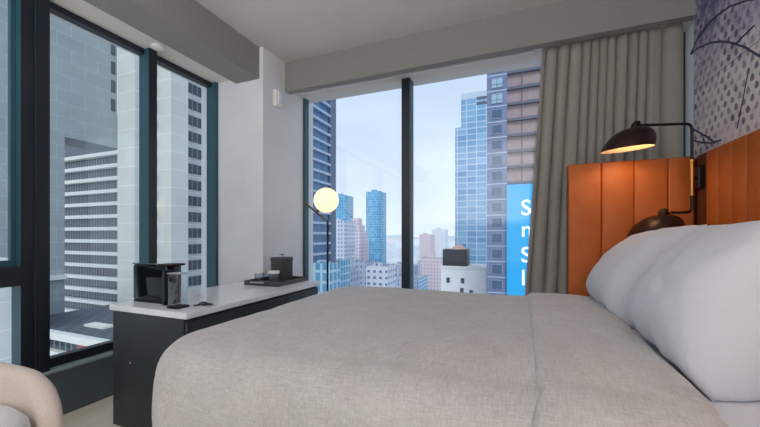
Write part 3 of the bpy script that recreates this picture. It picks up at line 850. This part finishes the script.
# white block with a black tank
wb = thing('white_roof_block', (-14, 95, GZ), 'white low building topped by a black tank enclosure', 'building')
part('block', box(BM(), -18.2, -6.4, 91, 101, GZ, -7.4), noisy(mat('white_render', srgb(236, 237, 241), .8), srgb(230, 231, 236), srgb(240, 241, 244), .4), wb)
part('parapet', box(BM(), -18.4, -6.2, 90.8, 101.2, -8.0, -7.2), mat('parapet_white', srgb(226, 226, 228), .8), wb)
part('tank_enclosure', box(BM(), -17.8, -11.3, 91.5, 97, -7.2, -2.8), mat('black_tank', srgb(24, 36, 50), .6), wb)
cn = BM(); bmesh.ops.create_cone(cn, cap_ends=True, segments=16, radius1=2.3, radius2=.2, depth=1.5)
bmesh.ops.translate(cn, vec=(-14.0, 95, -2.05), verts=cn.verts)
part('conical_roof', cn, mat('salmon_roof', srgb(206, 170, 156), .8), wb)
for x, z_ in ((-16.2, -11), (-12.4, -11), (-12.6, -13.6), (-10.2, -14)):
    part('window', box(BM(), x-.45, x+.45, 90.9, 91, z_-.7, z_+.7), M['win_dark'], wb)

# distant towers
def block(name, label, x0, x1, y0, y1, z1, m, steps=(), cat='building', group=None, tank=True):
    b = box(BM(), x0, x1, y0, y1, GZ, z1)
    for (i, dz) in steps:
        q = (x1-x0)*i; r = (y1-y0)*i; box(b, x0+q, x1-q, y0+r, y1-r, z1, z1+dz); 
    w = (x1-x0)
    # parapet and roof bulkhead
    if not steps and tank:
        box(b, x0+w*.25, x0+w*.55, y0+w*.3, y0+w*.6, z1, z1+min(4, w*.2))
        for a in ((x0, x1, y0, y0+.4), (x0, x0+.4, y0+.4, y1), (x1-.4, x1, y0+.4, y1)): box(b, *a, z1, z1+.8)
    o = obj(name, b, m, None, at=((x0+x1)/2, (y0+y1)/2, GZ))
    return tag(o, label, cat, group)
def at_px(px, y):
    """world X of a sight line at depth y (plan only), used to lay out the skyline by bearing"""
    u = (px-380)/338
    return y*(-.3665+.9304*u)/(.9304+.3665*u)
def zt(px, py, y):
    u = (px-380)/338
    return 1.08 + (235-py)/338*y/(.9304+.3665*u)
HAZED_FM = {  # city facades; haze is painted in by lightening their colours
 'blue': facade('sky_blue_glass', srgb(132, 180, 208), srgb(62, 136, 178), 3, 3.4, .3, .1, pane2=srgb(100, 170, 204)),
 'pink': facade('pink_brick_grid', srgb(204, 190, 200), srgb(140, 146, 172), 3, 3.4, .9, .2),
 'grey': facade('grey_grid', srgb(198, 206, 218), srgb(130, 148, 174), 2.6, 3.2, .7, .2),
 'white': facade('white_grid', srgb(224, 228, 234), srgb(120, 138, 166), 3.4, 3.3, .95, .2),
 'tan': facade('tan_grid', srgb(216, 198, 200), srgb(150, 156, 180), 3.2, 3.4, 1.0, .2),
 'teal': facade('teal_grid', srgb(176, 210, 226), srgb(100, 158, 192), 2.4, 3.2, .4, .1),
 'slate': facade('slate_grid', srgb(172, 182, 200), srgb(110, 126, 158), 3, 3.3, .9, .2),
}
TAKEN = [(-30, -8, 188, 216), (-19, -6, 90, 102)]
def tower(label, px0, px1, py, y, m, steps=(), depth=20, name='tower'):
    TAKEN.append((at_px(px0, y)-1, at_px(px1, y)+1, y-1, y+depth+1))
    return block(name, label, at_px(px0, y), at_px(px1, y), y, y+depth, zt((px0+px1)/2, py, y), HAZED_FM[m], steps)
tower('slender sky blue tower right of the pale globe reflection', 366, 380, 192, 420, 'blue', depth=24)
tower('blue tower top rising just behind the glowing globe', 333, 345.5, 196, 340, 'blue', depth=20)
tower('grey white gridded tower standing right of the lamp stem', 330, 345, 222, 230, 'grey', depth=18)
tower('pinkish stepped tower under the pale globe reflection', 346, 360, 231, 300, 'pink', ((.12, 6), (.25, 13)), depth=18)
tower('narrow tan tower behind the stepped pink tower', 355, 362, 239, 360, 'tan')
tower('slate office block low in the left pane', 352, 366, 262, 186, 'slate', depth=14)
tower('white gridded block at the foot of the blue tower', 366, 387, 268, 165, 'white', depth=14)
tower('dark slate block with notched roof beside the lamp stem', 340, 351, 272, 150, 'slate', ((.2, 2),), depth=10)
tower('pale grey block at the lamp stem foot', 330, 339, 262, 128, 'teal', depth=10)
tower('pink brick apartment tower right of the far mullion', 419.5, 431, 235, 460, 'tan', depth=24)
tower('white apartment tower beside the pink brick tower', 432, 445, 230, 490, 'white', depth=24)
tower('wide tan warehouse before the apartment towers', 420, 443, 259, 330, 'tan', depth=30)
tower('pale cyan low building under the dark blue tower', 308, 330, 266, 86, 'teal', depth=6, name='low_building')
# low blocks between them, by bearing and distance
rows = []
rg = random.Random(11)
kinds = ['white', 'grey', 'tan', 'pink', 'teal', 'slate']
for (ya, yb, cnt) in ((236, 330, 22), (350, 510, 26), (785, 850, 18), (900, 1300, 22), (1400, 2300, 20)):
    for i in range(cnt):
        rows.append((ya+(yb-ya)*rg.random(), rg.choice([(352, 402), (408, 446), (352, 402), (408, 446), (330, 402)])))
for (yy, span) in rows:
    px = rg.uniform(*span)
    w = rg.uniform(14, 40)*(1+yy/1500)
    x = at_px(px, yy)
    limit = -60 + rg.uniform(10, 26) + (yy/1500)*6
    if yy < 345: limit = zt(px, rg.uniform(274, 284), yy)
    elif yy < 540: limit = zt(px, rg.uniform(262, 275), yy)
    k = rg.choice(kinds)
    words = {'white': 'white', 'grey': 'grey', 'tan': 'tan', 'pink': 'dusty pink', 'teal': 'pale cyan', 'slate': 'slate'}[k]
    side = 'left' if px < 405 else 'right'
    dist = 'near' if yy < 345 else ('middle distance' if yy < 865 else 'far')
    d_ = w*.8
    if any(x-w/2 < b_ and x+w/2 > a_ and yy < f_ and yy+d_ > c_ for a_, b_, c_, f_ in TAKEN) or yy < 780 < 0 or (yy < 782 and yy+d_ > 558): continue
    TAKEN.append((x-w/2-1, x+w/2+1, yy-1, yy+d_+1))
    block('low_building', f'{words} low building in the {dist} city blocks {side} of the far mullion', x-w/2, x+w/2, yy, yy+w*.8, limit, HAZED_FM[k],
          group=f'{words} {dist} low buildings {side} of the far mullion')
# far ridge
hl = BM(); pts = []
n = 120
lo = [hl.verts.new((-2800+4400*i/n, 3600, GZ)) for i in range(n+1)]
hi = [hl.verts.new((-2800+4400*i/n, 3800, -30+34*(.5+noise.noise(Vector((i*.11, 2, 0))))+10*noise.noise(Vector((i*.5, 7, 0))))) for i in range(n+1)]
bk = [hl.verts.new((-2800+4400*i/n, 4100, GZ)) for i in range(n+1)]
for a, b in ((lo, hi), (hi, bk)):
    for i in range(n): hl.faces.new((a[i], a[i+1], b[i+1], b[i]))
struct('hills', hl, noisy(mat('hills', srgb(150, 166, 180), .95), srgb(136, 152, 168), srgb(168, 180, 190), .01), smooth=True)
# haze over the distant city
hz = bpy.data.materials.new('haze'); hz.use_nodes = True; hz.node_tree.nodes.clear()
ho = N(hz, 'ShaderNodeOutputMaterial'); hv = N(hz, 'ShaderNodeVolumeScatter', Density=.002, Anisotropy=-.35)
hv.inputs['Color'].default_value = (.93, .97, 1, 1)
hg = N(hz, 'ShaderNodeNewGeometry'); hs = N(hz, 'ShaderNodeSeparateXYZ'); L(hz, hg.outputs['Position'], hs.inputs[0])
hm = N(hz, 'ShaderNodeMapRange', _interpolation_type='SMOOTHSTEP'); hm.inputs[1].default_value = -30; hm.inputs[2].default_value = 40; hm.inputs[3].default_value = .0036; hm.inputs[4].default_value = 0
L(hz, hs.outputs['Z'], hm.inputs[0]); L(hz, hm.outputs[0], hv.inputs['Density'])
L(hz, hv.outputs[0], ho.inputs['Volume'])
o = obj('haze', box(BM(), -900, 500, 560, 780, GZ+.5, 40), hz); o['kind'] = 'stuff'; o['label'] = 'pale blue haze over the distant city'; o['category'] = 'haze'

# ===================================================================== LIGHT
w = bpy.data.worlds.new('sky'); bpy.context.scene.world = w; w.use_nodes = True
nt = w.node_tree; bg = nt.nodes['Background']
tc = nt.nodes.new('ShaderNodeTexCoord'); sx = nt.nodes.new('ShaderNodeSeparateXYZ'); nt.links.new(tc.outputs['Generated'], sx.inputs[0])
rp = nt.nodes.new('ShaderNodeValToRGB'); e = rp.color_ramp.elements
e[0].position = .0; e[0].color = srgb(220, 230, 241); e[1].position = .7; e[1].color = srgb(192, 211, 238)
k = e.new(.22); k.color = srgb(204, 219, 240)
nt.links.new(sx.outputs['Z'], rp.inputs['Fac'])
mp = nt.nodes.new('ShaderNodeMapping'); mp.inputs['Scale'].default_value = (2, 2, 7); nt.links.new(tc.outputs['Generated'], mp.inputs['Vector'])
nz = nt.nodes.new('ShaderNodeTexNoise'); nz.inputs['Scale'].default_value = 1.6; nz.inputs['Detail'].default_value = 6; nt.links.new(mp.outputs[0], nz.inputs['Vector'])
mr = nt.nodes.new('ShaderNodeMapRange'); mr.inputs[3].default_value = .88; mr.inputs[4].default_value = 1.12; nt.links.new(nz.outputs['Fac'], mr.inputs[0])
mm = nt.nodes.new('ShaderNodeMix'); mm.data_type = 'RGBA'; mm.blend_type = 'MULTIPLY'; mm.inputs[0].default_value = 1
nt.links.new(rp.outputs['Color'], mm.inputs[6]); nt.links.new(mr.outputs[0], mm.inputs[7])
nt.links.new(mm.outputs[2], bg.inputs['Color']); bg.inputs['Strength'].default_value = .96

sl = bpy.data.lights.new('sun', 'SUN'); sl.energy = 1.5; sl.angle = math.radians(35); sl.color = (1, .97, .93)
so = bpy.data.objects.new('sun', sl); C.objects.link(so); so.location = (30, -40, 60)
so.rotation_euler = Vector((.22, -.78, .62)).to_track_quat('Z', 'Y').to_euler()

def fill_uplight(loc, sx_, sy_, e, col):
    l = bpy.data.lights.new('added_fill_light', 'AREA'); l.shape = 'RECTANGLE'; l.size = sx_; l.size_y = sy_; l.energy = e; l.color = col
    o = bpy.data.objects.new('added_fill_light', l); C.objects.link(o); o.location = loc
    o.rotation_euler = (PI, 0, 0)
fill_uplight((-.6, -1.6, 1.3), 2.6, 1.6, 96, (.96, .98, 1))  # unseen fill light added behind the camera to brighten the interior

# ==================================================================== CAMERA
cd = bpy.data.cameras.new('camera'); co = bpy.data.objects.new('camera', cd); C.objects.link(co)
cd.sensor_width = 36; cd.lens = 338/760*36; cd.clip_start = .02; cd.clip_end = 6000
co.location = (0, 0, 1.08); co.rotation_euler = (PI/2, 0, math.atan2(.3665, .9304))
cd.shift_y = (235-213.5)/760
sc = bpy.context.scene; sc.camera = co
sc.view_settings.view_transform = 'Standard'; sc.view_settings.look = 'None'; sc.view_settings.gamma = 1
sc.view_settings.use_curve_mapping = False; sc.view_settings.exposure = .42
sc.cycles.use_denoising = True; sc.cycles.max_bounces = 10; sc.cycles.diffuse_bounces = 6; sc.cycles.volume_bounces = 2; sc.cycles.transparent_max_bounces = 16
